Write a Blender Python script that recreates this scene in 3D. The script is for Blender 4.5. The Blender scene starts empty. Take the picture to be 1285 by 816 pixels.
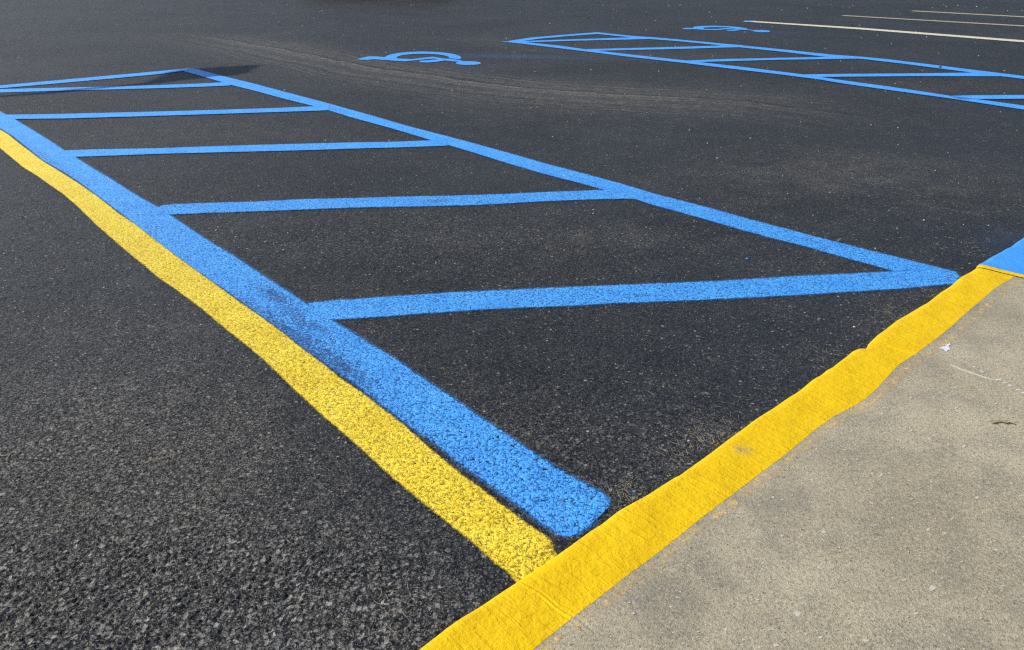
import bpy, bmesh, math, random
import numpy as np
from mathutils import Vector
rad = math.radians
random.seed(7); rng = np.random.default_rng(7)

# ------------------------------------------------------------------ image pixels to ground
# Everything lies on the ground plane; the outlines are traced image pixels of
# one fitted camera (eye height 1.4 m) and are turned to metres here.
EYE, FOC, CX, CY, HOR = 1.4, 962.0, 642.5, 408.0, -69.0
PITCH = math.atan((CY - HOR) / FOC)
CP, SP = math.cos(PITCH), math.sin(PITCH)
def at(x, y, z=0.0):
    u = (x - CX) / FOC; v = (CY - y) / FOC
    d = (u, CP + v * SP, -SP + v * CP)
    t = (z - EYE) / d[2]
    return np.array([d[0] * t, d[1] * t])
def ats(pts, z=0.0):
    return np.array([at(x, y, z) for x, y in pts])

SUN_AZ, SUN_EL = 168.0, 41.0          # azimuth counter-clockwise from +x
SUNV = Vector((math.cos(rad(SUN_AZ)) * math.cos(rad(SUN_EL)), math.sin(rad(SUN_AZ)) * math.cos(rad(SUN_EL)), math.sin(rad(SUN_EL))))

scene = bpy.context.scene
C = scene.collection

# ------------------------------------------------------------------ helpers
def tag(o, label=None, cat=None, group=None, kind=None):
    if label: o['label'] = label
    if cat: o['category'] = cat
    if group: o['group'] = group
    if kind: o['kind'] = kind
    return o
def empty(name, loc=(0, 0, 0), rz=0):
    o = bpy.data.objects.new(name, None); C.objects.link(o)
    o.location = loc; o.rotation_euler = (0, 0, rz); o.empty_display_size = .1
    return o
def link(name, me, mat=None, parent=None, smooth=True):
    o = bpy.data.objects.new(name, me); C.objects.link(o)
    if mat: me.materials.append(mat)
    if smooth: me.polygons.foreach_set('use_smooth', np.ones(len(me.polygons), dtype=bool))
    if parent:
        o.parent = parent
    return o
def grid_mesh(name, P, attrs=None, wrap=False):
    """P: (nu, nv, 3) array of points -> quad mesh."""
    nu, nv = P.shape[:2]
    me = bpy.data.meshes.new(name)
    idx = np.arange(nu * nv).reshape(nu, nv)
    if wrap:
        idx = np.concatenate([idx, idx[:, :1]], axis=1)
    q = np.stack([idx[:-1, :-1], idx[1:, :-1], idx[1:, 1:], idx[:-1, 1:]], axis=-1).reshape(-1, 4)
    n = len(q)
    me.vertices.add(nu * nv); me.vertices.foreach_set('co', P.reshape(-1).astype(np.float32))
    me.loops.add(n * 4); me.loops.foreach_set('vertex_index', q.reshape(-1).astype(np.int32))
    me.polygons.add(n)
    me.polygons.foreach_set('loop_start', (np.arange(n) * 4).astype(np.int32))
    me.polygons.foreach_set('loop_total', np.full(n, 4, dtype=np.int32))
    me.update(calc_edges=True)
    for k, a in (attrs or {}).items():
        at_ = me.attributes.new(k, 'FLOAT', 'POINT')
        at_.data.foreach_set('value', a.reshape(-1).astype(np.float32))
    return me
def sstep(a, b, x):
    t = np.clip((x - a) / (b - a), 0, 1); return t * t * (3 - 2 * t)
def fade_of(r):
    return 1 - sstep(4.0, 7.0, r)
def bm_obj(name, bm, mat, parent=None, smooth=False):
    me = bpy.data.meshes.new(name); bmesh.ops.recalc_face_normals(bm, faces=bm.faces)
    bm.to_mesh(me); bm.free()
    return link(name, me, mat, parent, smooth)

# ------------------------------------------------------------------ node helpers
class NT:
    def __init__(s, tree): s.t = tree; s.n = tree.nodes; s.l = tree.links
    def new(s, ty, **kw):
        nd = s.n.new(ty)
        for k, v in kw.items(): setattr(nd, k, v)
        return nd
    def put(s, sock, v):
        if isinstance(v, bpy.types.NodeSocket): s.l.new(v, sock)
        elif v is not None: sock.default_value = v
    def math(s, op, a, b=None, c=None, clamp=False):
        nd = s.new('ShaderNodeMath', operation=op, use_clamp=clamp)
        for i, v in enumerate((a, b, c)):
            if v is not None: s.put(nd.inputs[i], v)
        return nd.outputs[0]
    def mr(s, v, a, b, c=0.0, d=1.0, smooth=False):
        nd = s.new('ShaderNodeMapRange', interpolation_type='SMOOTHSTEP' if smooth else 'LINEAR')
        s.put(nd.inputs[0], v)
        for i, q in enumerate((a, b, c, d)): s.put(nd.inputs[i + 1], q)
        return nd.outputs[0]
    def mix(s, f, a, b):
        nd = s.new('ShaderNodeMix', data_type='RGBA')
        s.put(nd.inputs[0], f)
        for sock, v in ((nd.inputs[6], a), (nd.inputs[7], b)):
            if isinstance(v, tuple) and len(v) == 3: v = v + (1,)
            s.put(sock, v)
        return nd.outputs[2]
    def noise(s, vec, scale, detail=3, rough=.55, dim='3D', dist=0.0, lac=2.0):
        nd = s.new('ShaderNodeTexNoise', noise_dimensions=dim)
        if dim == '1D': s.put(nd.inputs['W'], vec)
        else: s.put(nd.inputs['Vector'], vec)
        nd.inputs['Scale'].default_value = scale; nd.inputs['Detail'].default_value = detail
        nd.inputs['Roughness'].default_value = rough; nd.inputs['Distortion'].default_value = dist
        return nd.outputs['Fac']
    def noisec(s, vec, scale, detail=1):
        nd = s.new('ShaderNodeTexNoise'); s.put(nd.inputs['Vector'], vec)
        nd.inputs['Scale'].default_value = scale; nd.inputs['Detail'].default_value = detail
        return nd.outputs['Color']
    def vor(s, vec, scale, feature='F1', rnd=1.0, smooth=None, dim='2D', metric='EUCLIDEAN'):
        nd = s.new('ShaderNodeTexVoronoi', feature=feature, voronoi_dimensions=dim)
        if feature in ('F1', 'SMOOTH_F1'): nd.distance = metric
        s.put(nd.inputs['Vector'], vec); nd.inputs['Scale'].default_value = scale
        nd.inputs['Randomness'].default_value = rnd
        if smooth is not None: nd.inputs['Smoothness'].default_value = smooth
        return nd
    def attr(s, name):
        nd = s.new('ShaderNodeAttribute', attribute_name=name); return nd.outputs['Fac']
    def xy(s):
        g = s.new('ShaderNodeNewGeometry'); sp = s.new('ShaderNodeSeparateXYZ'); cb = s.new('ShaderNodeCombineXYZ')
        s.l.new(g.outputs['Position'], sp.inputs[0]); s.l.new(sp.outputs[0], cb.inputs[0]); s.l.new(sp.outputs[1], cb.inputs[1])
        return cb.outputs[0]
    def vadd(s, a, b, op='ADD'):
        nd = s.new('ShaderNodeVectorMath', operation=op); s.put(nd.inputs[0], a); s.put(nd.inputs[1], b); return nd.outputs[0]
    def vscale(s, a, k):
        nd = s.new('ShaderNodeVectorMath', operation='SCALE'); s.put(nd.inputs[0], a); s.put(nd.inputs['Scale'], k); return nd.outputs[0]
    def sep(s, v):
        nd = s.new('ShaderNodeSeparateXYZ'); s.put(nd.inputs[0], v); return nd.outputs
    def bump(s, h, dist, strength=1.0, normal=None):
        nd = s.new('ShaderNodeBump'); s.put(nd.inputs['Height'], h)
        nd.inputs['Distance'].default_value = dist; s.put(nd.inputs['Strength'], strength)
        if normal is not None: s.put(nd.inputs['Normal'], normal)
        return nd.outputs[0]
def material(name):
    m = bpy.data.materials.new(name); m.use_nodes = True
    t = NT(m.node_tree)
    return m, t, m.node_tree.nodes['Principled BSDF'], m.node_tree.nodes['Material Output']
def setp(b, **kw):
    for k, v in kw.items():
        s_ = b.inputs[k.replace('_', ' ')]
        s_.default_value = v
def simple(name, col, rough=.6, spec=.5, metallic=0.0, var=0.15, scale=30):
    m, t, b, o = material(name)
    g = t.new('ShaderNodeTexCoord').outputs['Object']
    n = t.noise(g, scale, 4)
    k = t.mr(n, .3, .7, 1 - var, 1 + var)
    cc = t.new('ShaderNodeVectorMath', operation='SCALE'); cc.inputs[0].default_value = col; t.put(cc.inputs['Scale'], k)
    t.put(b.inputs['Base Color'], cc.outputs[0])
    b.inputs['Roughness'].default_value = rough; b.inputs['Specular IOR Level'].default_value = spec; b.inputs['Metallic'].default_value = metallic
    return m

# ---- the asphalt's stone relief, shared by the road and the paint on it
def aggregate(t, xy):
    """returns dict of useful fields of the stone matrix (all functions of x, y in metres)"""
    wob = t.vscale(t.vadd(t.noisec(xy, 55, 2), (0.5, 0.5, 0.5), 'SUBTRACT'), 0.016)
    p = t.vadd(xy, wob)
    big = t.vor(p, 62, 'F1', 1.0)
    mid = t.vor(t.vadd(p, (3.1, 7.7, 0)), 125, 'F1', 1.0)
    hb = t.mr(big.outputs['Distance'], 0.26, 0.60, 1, 0, True)
    hm = t.mr(mid.outputs['Distance'], 0.20, 0.60, 1, 0, True)
    rb = t.sep(big.outputs['Color']); rm = t.sep(mid.outputs['Color'])
    hb = t.math('MULTIPLY', hb, t.mr(rb[0], 0, 1, .15, 1))
    hm = t.math('MULTIPLY', hm, t.mr(rm[0], 0, 1, .3, 1))
    return dict(p=p, hb=hb, hm=hm, rb=rb, rm=rm, big=big, mid=mid)
def facets(t, node, p):
    """height in metres of a random tilt of every stone"""
    off = t.vadd(p, node.outputs['Position'], 'SUBTRACT')
    tilt = t.vadd(node.outputs['Color'], (.5, .5, .5), 'SUBTRACT')
    nd = t.new('ShaderNodeVectorMath', operation='DOT_PRODUCT'); t.put(nd.inputs[0], off); t.put(nd.inputs[1], tilt)
    return nd.outputs['Value']
def relief(t, ag, coarse, xy):
    """height in metres, zero mean"""
    a = t.math('MULTIPLY', t.math('SUBTRACT', ag['hb'], .38), t.mr(coarse, 0, 1, .0012, .0075))
    b = t.math('MULTIPLY', t.math('SUBTRACT', ag['hm'], .45), t.mr(coarse, 0, 1, .0017, .0024))
    c = t.math('MULTIPLY', t.math('SUBTRACT', t.noise(xy, 22, 2, .5), .5), .004)
    return t.math('ADD', t.math('ADD', a, b), c)

# ------------------------------------------------------------------ asphalt
def mat_asphalt():
    m, t, b, out = material('asphalt')
    xy = t.xy()
    ag = aggregate(t, xy)
    fade, coarse, dust = t.attr('fade'), t.attr('coarse'), t.attr('dust')
    arc, arcd, blue = t.attr('arc'), t.attr('arcd'), t.attr('blue')
    n1 = t.noise(xy, .9, 5, .6); n2 = t.noise(t.vadd(xy, (9, 4, 0)), 4.5, 5, .6); n3 = t.noise(xy, 34, 3, .6); n4 = t.noise(xy, 9, 5, .7)
    # scuff streaks follow the turning circle of a car
    st1 = t.noise(t.math('ADD', arcd, t.math('MULTIPLY', t.noise(xy, 1.3, 2), .25)), 9, 5, .8, '1D')
    st2 = t.noise(arcd, 70, 2, .6, '1D')
    streak = t.math('MULTIPLY', t.mr(st1, .43, .60, 0, 1), t.mr(st2, .38, .60, .2, 1))
    streak = t.math('MULTIPLY', streak, arc)
    streak = t.math('MULTIPLY', streak, t.math('MULTIPLY', t.mr(n3, .35, .60, .3, 1), t.mr(n4, .36, .60, .25, 1.1)))
    mott = t.math('ADD', t.mr(n1, .42, .68, 0, .5), t.mr(n2, .45, .72, 0, .45))
    d_all = t.math('ADD', t.math('MULTIPLY', dust, t.math('MULTIPLY', t.mr(n2, .3, .65, .35, 1.1), t.mr(n4, .38, .62, .5, 1.4))), t.math('MULTIPLY', mott, .36), clamp=True)
    # sealed binder
    seal = t.mix(t.mr(n2, .3, .7), (.0050, .0062, .0095), (.0120, .0142, .0198))
    n0 = t.noise(t.vadd(xy, (20, 31, 0)), .45, 4, .55, dist=.6)
    seal = t.mix(t.mr(n0, .42, .64, 0, .5), seal, (.031, .035, .045))
    seal = t.mix(t.mr(n0, .46, .30, 0, .6), seal, (.0055, .0065, .009))
    # stones showing through: per stone colours
    grey = t.mix(ag['rb'][1], (.045, .047, .053), (.40, .375, .33))
    greym = t.mix(ag['rm'][1], (.020, .022, .027), (.25, .235, .205))
    worn_m = t.math('MULTIPLY', t.mr(ag['hm'], .35, .75), t.mr(t.math('ADD', d_all, t.math('MULTIPLY', coarse, .75)), 0, 1, .12, .9, False))
    worn_m = t.math('MULTIPLY', worn_m, t.mr(t.math('SUBTRACT', ag['rm'][2], t.mr(t.math('ADD', d_all, coarse), 0, 1, .62, .25)), -.05, .05, .25, 1))
    col = t.mix(worn_m, seal, greym)
    worn_b = t.math('MULTIPLY', t.mr(ag['hb'], .3, .6), t.math('MULTIPLY', t.mr(coarse, .1, .8, .0, 1), t.mr(t.math('SUBTRACT', ag['rb'][2], t.mr(coarse, 0, 1, .85, .40)), -.05, .05, 0, 1)))
    col = t.mix(worn_b, col, grey)
    gr = t.vor(ag['p'], 210, 'F1', 1.0); grr = t.sep(gr.outputs['Color'])
    gm = t.math('MULTIPLY', t.mr(grr[0], .25, 1, 0, 1), t.mr(gr.outputs['Distance'], .2, .5, 1, 0))
    gm = t.math('MULTIPLY', gm, t.mr(t.math('ADD', d_all, coarse), 0, 1, .08, .85))
    col = t.mix(gm, col, t.mix(grr[1], (.08, .079, .077), (.36, .34, .29)))
    gap_shade = t.math('MULTIPLY', t.mr(t.math('ADD', ag['hm'], t.math('MULTIPLY', ag['hb'], .5)), .05, .42, 1, 0), .75)
    col = t.mix(gap_shade, col, (.008, .0085, .010))  # shade in the gaps between stones, painted into the colour
    # fine tan grit lying in the pores
    fine = t.vor(ag['p'], 330, 'F1', 1.0); fr = t.sep(fine.outputs['Color'])
    spot = t.mr(fine.outputs['Distance'], .30, .44, 1, 0)
    thr = t.math('SUBTRACT', 1.0, t.math('MULTIPLY', t.math('ADD', d_all, t.math('MULTIPLY', coarse, .35)), .30))
    thr = t.math('SUBTRACT', thr, .012)
    grit = t.math('MULTIPLY', spot, t.math('GREATER_THAN', fr[0], thr))
    gcol = t.mix(fr[1], (.13, .105, .066), (.40, .36, .28))
    col = t.mix(t.math('MULTIPLY', grit, .8), col, gcol)
    # sparse pale stones, broken open
    sp = t.math('MULTIPLY', t.math('GREATER_THAN', ag['rm'][2], .975), t.mr(ag['hm'], .45, .6))
    col = t.mix(t.math('MULTIPLY', sp, .75), col, (.30, .275, .22))
    # larger grains that stay visible at a distance
    fg = t.vor(t.vadd(ag['p'], (1.3, .4, 0)), 48, 'F1', 1.0); fgr = t.sep(fg.outputs['Color'])
    thr2 = t.math('SUBTRACT', .982, t.math('MULTIPLY', t.math('ADD', d_all, arc), .12))
    col = t.mix(t.math('MULTIPLY', t.math('MULTIPLY', t.math('GREATER_THAN', fgr[0], thr2), t.mr(fg.outputs['Distance'], .16, .26, 1, 0)), .8), col, (.34, .31, .25))
    # dust film
    col = t.mix(t.math('MULTIPLY', d_all, .12), col, (.125, .112, .092))
    col = t.mix(t.math('MULTIPLY', streak, 1.25, None, True), col, (.30, .255, .195))
    col = t.mix(t.math('MULTIPLY', blue, t.mr(n3, .35, .7, .1, .6)), col, (.04, .16, .40))
    t.put(b.inputs['Base Color'], col)
    t.put(b.inputs['Roughness'], t.mr(d_all, 0, 1, .62, .88))
    b.inputs['Specular IOR Level'].default_value = .34
    fh = t.math('ADD', t.math('MULTIPLY', t.mr(fine.outputs['Distance'], 0, .6, 1, 0), .6), t.math('MULTIPLY', t.noise(xy, 420, 3, .6), .8))
    far = t.math('SUBTRACT', 1.0, fade)
    hgt = relief(t, ag, coarse, xy)
    nrm = t.bump(t.math('MULTIPLY', hgt, far), 1.0, 1.0)
    fac = t.math('MULTIPLY', facets(t, ag['big'], ag['p']), t.mr(coarse, 0, 1, .15, 1.2))
    fac = t.math('ADD', fac, t.math('MULTIPLY', facets(t, ag['mid'], t.vadd(ag['p'], (3.1, 7.7, 0))), t.mr(coarse, 0, 1, .7, 1.3)))
    fac = t.math('ADD', fac, t.math('MULTIPLY', facets(t, gr, ag['p']), t.mr(coarse, 0, 1, .9, 1.1)))
    nrm = t.bump(fac, 1.0, 1.0, nrm)
    nrm = t.bump(fh, .0016, .9, nrm)
    t.put(b.inputs['Normal'], nrm)
    dp = t.new('ShaderNodeDisplacement'); dp.inputs['Midlevel'].default_value = 0; dp.inputs['Scale'].default_value = 1
    t.put(dp.inputs['Height'], t.math('MULTIPLY', hgt, fade))
    t.l.new(dp.outputs[0], out.inputs['Displacement'])
    m.displacement_method = 'DISPLACEMENT'
    return m

# ------------------------------------------------------------------ road paint
def mat_paint(name, c1, c2, speck=.5, worn_col=(.03, .032, .036), rough=.6, over=.014):
    """paint that follows the stones beneath it; misses deep pores and has a sprayed edge"""
    m, t, b, out = material(name)
    xy = t.xy(); ag = aggregate(t, xy)
    fade, coarse, edge, wear = t.attr('fade'), t.attr('coarse'), t.attr('edge'), t.attr('wear')
    n1 = t.noise(xy, 6, 4, .6); n2 = t.noise(xy, 160, 3, .65); n3 = t.noise(xy, 28, 3, .6)
    col = t.mix(t.mr(n1, .35, .65), c1, c2)
    pit = t.math('ADD', t.math('MULTIPLY', ag['hm'], .6), t.math('MULTIPLY', ag['hb'], .35))
    fine = t.vor(ag['p'], 300, 'F1', 1.0)
    fd = fine.outputs['Distance']
    pit = t.math('ADD', pit, t.math('MULTIPLY', t.math('SUBTRACT', n2, .5), .65))
    pit = t.math('SUBTRACT', pit, t.math('MULTIPLY', t.math('SUBTRACT', fd, .35), .35))
    # thin edge coat is darker: the stones' colour comes through it
    lim = t.math('ADD', t.math('MULTIPLY', speck, .16), t.math('MULTIPLY', wear, .30))
    bare = t.mr(t.math('SUBTRACT', lim, pit), -.035, .035)
    col = t.mix(t.math('MULTIPLY', bare, .85), col, worn_col)
    col = t.mix(t.math('MULTIPLY', wear, t.mr(n3, .42, .6, 0, .55)), col, worn_col)
    t.put(b.inputs['Base Color'], col)
    b.inputs['Roughness'].default_value = rough; b.inputs['Specular IOR Level'].default_value = .4
    # sprayed edge
    e = t.math('ADD', edge, t.math('MULTIPLY', t.math('SUBTRACT', t.noise(xy, 45, 3, .7), .5), .012))
    solid = t.mr(e, -.002, .004, 0, 1)
    haze = t.math('MULTIPLY', t.mr(e, -over, 0, 0, .62), t.mr(n2, .36, .62, 0, 1))
    alpha = t.math('MAXIMUM', solid, haze, clamp=True)
    tr = t.new('ShaderNodeBsdfTransparent'); mx = t.new('ShaderNodeMixShader')
    t.put(mx.inputs[0], alpha); t.l.new(tr.outputs[0], mx.inputs[1]); t.l.new(b.outputs[0], mx.inputs[2])
    t.l.new(mx.outputs[0], out.inputs['Surface'])
    far = t.math('SUBTRACT', 1.0, fade)
    hgt = relief(t, ag, coarse, xy)
    nrm = t.bump(t.math('MULTIPLY', hgt, far), 1.0, .3)
    nrm = t.bump(t.math('ADD', t.math('MULTIPLY', facets(t, ag['mid'], t.vadd(ag['p'], (3.1, 7.7, 0))), .6), t.math('MULTIPLY', facets(t, fine, ag['p']), .7)), 1.0, t.mr(fade, 0, 1, .3, .9), nrm)
    nrm = t.bump(t.math('ADD', t.mr(fd, 0, .6, 1, 0), n2), .0010, t.mr(fade, 0, 1, .35, .75), nrm)
    t.put(b.inputs['Normal'], nrm)
    dp = t.new('ShaderNodeDisplacement'); dp.inputs['Midlevel'].default_value = 0; dp.inputs['Scale'].default_value = 1
    t.put(dp.inputs['Height'], t.math('MULTIPLY', t.math('ADD', hgt, t.math('MULTIPLY', t.mr(e, -.004, .006), .0004)), fade))
    t.l.new(dp.outputs[0], out.inputs['Displacement'])
    m.displacement_method = 'DISPLACEMENT'
    return m

# ------------------------------------------------------------------ concrete and kerb paint
def kerb_coords(t):
    """coordinates along / across the kerb in metres"""
    sp = t.sep(t.xy())
    ca, sa = float(KD[0]), float(KD[1])
    X = t.math('SUBTRACT', sp[0], float(K0[0])); Y = t.math('SUBTRACT', sp[1], float(K0[1]))
    s_ = t.math('ADD', t.math('MULTIPLY', X, ca), t.math('MULTIPLY', Y, sa))
    q = t.math('SUBTRACT', t.math('MULTIPLY', X, sa), t.math('MULTIPLY', Y, ca))
    cb = t.new('ShaderNodeCombineXYZ'); t.put(cb.inputs[0], s_); t.put(cb.inputs[1], q)
    return cb.outputs[0]
def broom(t, kc):
    mp = t.new('ShaderNodeMapping'); t.put(mp.inputs['Vector'], kc); mp.inputs['Scale'].default_value = (1, .10, 1)
    mp.inputs['Rotation'].default_value = (0, 0, 0)
    return t.noise(mp.outputs[0], 210, 3, .6, dist=.2)
def mat_concrete():
    m, t, b, out = material('concrete')
    xy = t.xy(); kc = kerb_coords(t)
    n0 = t.noise(xy, 2.2, 5, .6); n1 = t.noise(t.vadd(xy, (5, 2, 0)), 7, 5, .62); n2 = t.noise(xy, 130, 4, .8); n3 = t.noise(xy, 420, 2, .6)
    br = broom(t, kc)
    col = t.mix(t.mr(n0, .35, .65), (.405, .333, .208), (.58, .482, .312))
    col = t.mix(t.mr(n1, .46, .70, 0, .5), col, (.24, .215, .168))
    col = t.mix(t.mr(n2, .50, .66, 0, .55), col, (.74, .66, .50))
    col = t.mix(t.mr(n2, .47, .36, 0, .75), col, (.17, .152, .122))
    col = t.mix(t.mr(n3, .45, .34, 0, .65), col, (.09, .08, .062))
    col = t.mix(t.mr(n3, .57, .70, 0, .45), col, (.50, .47, .41))
    n5 = t.noise(t.vadd(xy, (1, 8, 0)), 55, 5, .85)
    col = t.mix(t.mr(n5, .53, .66, 0, .5), col, (.68, .62, .50)); col = t.mix(t.mr(n5, .47, .36, 0, .5), col, (.19, .17, .135))
    v = t.vor(t.vadd(xy, t.vscale(t.noisec(xy, 60), .02)), 85, 'F1', 1.0); r = t.sep(v.outputs['Color'])
    dot = t.math('MULTIPLY', t.math('GREATER_THAN', r[0], .955), t.mr(v.outputs['Distance'], .18, .30, 1, 0))
    col = t.mix(t.math('MULTIPLY', dot, .65), col, t.mix(t.math('GREATER_THAN', r[1], .45), (.56, .54, .49), (.11, .07, .045)))
    pale = t.attr('pale'); dark = t.attr('dark')
    col = t.mix(t.math('MULTIPLY', dark, t.mr(n1, .35, .62, .05, .45)), col, (.155, .145, .125))
    t.put(b.inputs['Base Color'], col)
    b.inputs['Roughness'].default_value = .85; b.inputs['Specular IOR Level'].default_value = .25
    h = t.math('ADD', t.math('MULTIPLY', t.math('ADD', n2, n5), .9), t.math('ADD', t.math('MULTIPLY', n3, .5), t.math('MULTIPLY', br, .55)))
    t.put(b.inputs['Normal'], t.bump(h, .0055, .95))
    return m
def mat_kerb_paint(name, c1, c2, edge_px=True, soft=.006):
    m, t, b, out = material(name)
    xy = t.xy(); kc = kerb_coords(t)
    edge, old = t.attr('edge'), t.attr('wear')
    n1 = t.noise(xy, 9, 4, .6); n2 = t.noise(xy, 120, 3, .6); n3 = t.noise(xy, 34, 4, .65); br = broom(t, kc)
    col = t.mix(t.mr(n1, .35, .65), c1, c2)
    v = t.vor(xy, 60, 'F1', 1.0); r = t.sep(v.outputs['Color'])
    dot = t.math('MULTIPLY', t.math('GREATER_THAN', r[0], .955), t.mr(v.outputs['Distance'], .05, .13, 1, 0))
    col = t.mix(t.math('MULTIPLY', dot, .8), col, (.10, .07, .02))
    col = t.mix(t.math('MULTIPLY', old, t.mr(n3, .4, .6, .1, .75)), col, (.24, .22, .17))
    t.put(b.inputs['Base Color'], col)
    b.inputs['Roughness'].default_value = .7; b.inputs['Specular IOR Level'].default_value = .16
    mp = t.new('ShaderNodeMapping'); t.put(mp.inputs['Vector'], kc); mp.inputs['Scale'].default_value = (1, .16, 1); mp.inputs['Location'].default_value = (3, 1, 0)
    st = t.mr(t.noise(mp.outputs[0], 60, 4, .65, dist=.4), .50, .72, 0, 1)
    h = t.math('ADD', t.math('MULTIPLY', br, .22), t.math('ADD', t.math('MULTIPLY', n2, .40), t.math('ADD', t.math('MULTIPLY', n3, 1.6), t.math('MULTIPLY', st, .5))))
    t.put(b.inputs['Normal'], t.bump(h, .0048, .8))
    e = t.math('ADD', edge, t.math('MULTIPLY', t.math('SUBTRACT', t.math('ADD', t.math('MULTIPLY', n3, .5), t.math('MULTIPLY', br, .5)), .5), soft * 2))
    tr = t.new('ShaderNodeBsdfTransparent'); mx = t.new('ShaderNodeMixShader')
    t.put(mx.inputs[0], t.mr(e, -.0012, .0012)); t.l.new(tr.outputs[0], mx.inputs[1]); t.l.new(b.outputs[0], mx.inputs[2])
    t.l.new(mx.outputs[0], out.inputs['Surface'])
    return m
def mat_old_paint():
    m, t, b, out = material('faded_paint')
    xy = t.xy(); kc = kerb_coords(t); edge = t.attr('edge')
    n = t.noise(xy, 48, 4, .7); n2 = t.noise(xy, 170, 3, .7); br = broom(t, kc)
    t.put(b.inputs['Base Color'], t.mix(t.mr(n2, .4, .6), (.60, .37, .11), (.66, .50, .27)))
    b.inputs['Roughness'].default_value = .8
    a = t.math('MULTIPLY', t.mr(t.math('ADD', n, t.math('MULTIPLY', edge, 9)), .47, .58), t.mr(t.math('ADD', n2, br), .76, 1.05, .2, .95))
    tr = t.new('ShaderNodeBsdfTransparent'); mx = t.new('ShaderNodeMixShader')
    a = t.math('MULTIPLY', a, t.mr(t.noise(xy, 13, 4, .65), .42, .56, .12, 1)); t.put(mx.inputs[0], a); t.l.new(tr.outputs[0], mx.inputs[1]); t.l.new(b.outputs[0], mx.inputs[2])
    t.l.new(mx.outputs[0], out.inputs['Surface'])
    return m

# ------------------------------------------------------------------ fields on the ground
def blob(X, Y, px, py, rx, ry, ang=0):
    c = at(px, py); dx = X - c[0]; dy = Y - c[1]; ca, sa = math.cos(ang), math.sin(ang)
    u = (dx * ca + dy * sa) / rx; v = (-dx * sa + dy * ca) / ry
    return np.exp(-(u * u + v * v))
def coarse_field(X, Y):
    c = 1.0 * blob(X, Y, 80, 770, .55, .33) + .5 * blob(X, Y, 360, 740, .40, .25) + .45 * blob(X, Y, 60, 560, .5, .4) + .3 * blob(X, Y, 500, 790, .18, .18)
    c += .25 * blob(X, Y, 540, 300, .9, .5) + .30 * blob(X, Y, 700, 560, .5, .35)
    return np.clip(c + .07, 0, 1)
ARC = ats([(150, 30), (260, 48), (330, 60), (400, 74), (470, 88), (560, 101), (650, 112), (740, 119), (840, 124), (950, 132), (1080, 150), (1250, 190)])
def arc_field(X, Y):
    best = np.full(X.shape, 1e9, np.float32); sd = np.zeros(X.shape, np.float32); u = np.zeros(X.shape, np.float32)
    seg = np.linalg.norm(np.diff(ARC, axis=0), axis=1); cum = np.concatenate([[0], np.cumsum(seg)])
    for i in range(len(ARC) - 1):
        a, b = ARC[i], ARC[i + 1]; d = (b - a) / seg[i]
        t = (X - a[0]) * d[0] + (Y - a[1]) * d[1]
        if 0 < i < len(ARC) - 2: tt = np.clip(t, 0, seg[i])
        elif i == 0: tt = np.minimum(t, seg[i])
        else: tt = np.maximum(t, 0)
        dx = X - a[0] - tt * d[0]; dy = Y - a[1] - tt * d[1]; dd = np.hypot(dx, dy)
        s = np.sign(dx * d[1] - dy * d[0]) * dd
        k = dd < best
        best = np.where(k, dd, best); sd = np.where(k, s, sd); u = np.where(k, (cum[i] + tt) / cum[-1], u)
    w = np.exp(-(best / .75) ** 2) * sstep(.12, .34, u) * (1 - sstep(.74, .98, u))
    w += .35 * np.exp(-((sd + 3.2) / .5) ** 2) * sstep(.3, .5, u) * (1 - sstep(.7, .9, u))
    return w, sd
def dust_field(X, Y):
    f = 1.15 * blob(X, Y, 90, 700, .6, .5) + .6 * blob(X, Y, 230, 560, .35, .5) + .45 * blob(X, Y, 40, 480, .6, .5)
    f += .5 * blob(X, Y, 1060, 205, .9, .5) + .4 * blob(X, Y, 1200, 250, .5, .4) + .35 * blob(X, Y, 930, 220, .8, .3)
    f += .55 * blob(X, Y, 880, 560, .10, .22, rad(-45)) + .5 * blob(X, Y, 1120, 395, .10, .25, rad(-45)) + .45 * blob(X, Y, 780, 625, .08, .1)
    f += .4 * blob(X, Y, 760, 300, .5, .25) + .35 * blob(X, Y, 250, 170, 1., .4) + .4 * blob(X, Y, 800, 125, 1.5, .8) + .4 * blob(X, Y, 480, 780, .2, .14)
    f += .35 * blob(X, Y, 1010, 240, .1, .9, rad(-62)) + .3 * blob(X, Y, 1150, 108, 1.2, .4)
    f -= .8 * blob(X, Y, 500, 192, .28, .10) + .4 * blob(X, Y, 1170, 170, .9, .5)
    return np.clip(f, 0, 1.2)

def build_ground(mat):
    th = np.concatenate([np.arange(-58, 58, rad(.130) * 180 / math.pi * 1.0), np.arange(58, 302, 4.0)])
    th = np.radians(90 - th)
    r = [0.02, .2, .5, .8, 1.0]
    while r[-1] < 1.45: r.append(r[-1] * 1.006)
    while r[-1] < 6.5: r.append(r[-1] * (1.0021 + .0012 * max(0, (r[-1] - 3) / 3.5)))
    while r[-1] < 30: r.append(r[-1] * 1.012)
    while r[-1] < 900: r.append(r[-1] * 1.12)
    r = np.array(r)
    R, T = np.meshgrid(r, th, indexing='ij')
    X = R * np.cos(T); Y = R * np.sin(T)
    a, sd = arc_field(X, Y)
    bl = .8 * blob(X, Y, 655, 71, .9, .16, rad(-12)) + .22 * blob(X, Y, 1262, 300, .25, .10, rad(40)) + .3 * blob(X, Y, 985, 41, .8, .3)
    P = np.stack([X, Y, np.zeros_like(X)], -1)
    me = grid_mesh('asphalt_ground', P, dict(fade=fade_of(R), coarse=coarse_field(X, Y), dust=dust_field(X, Y), arc=a, arcd=sd, blue=bl), wrap=True)
    print('ground verts', len(me.vertices))
    o = link('asphalt_ground', me, mat)
    return tag(o, kind='structure')

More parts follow.
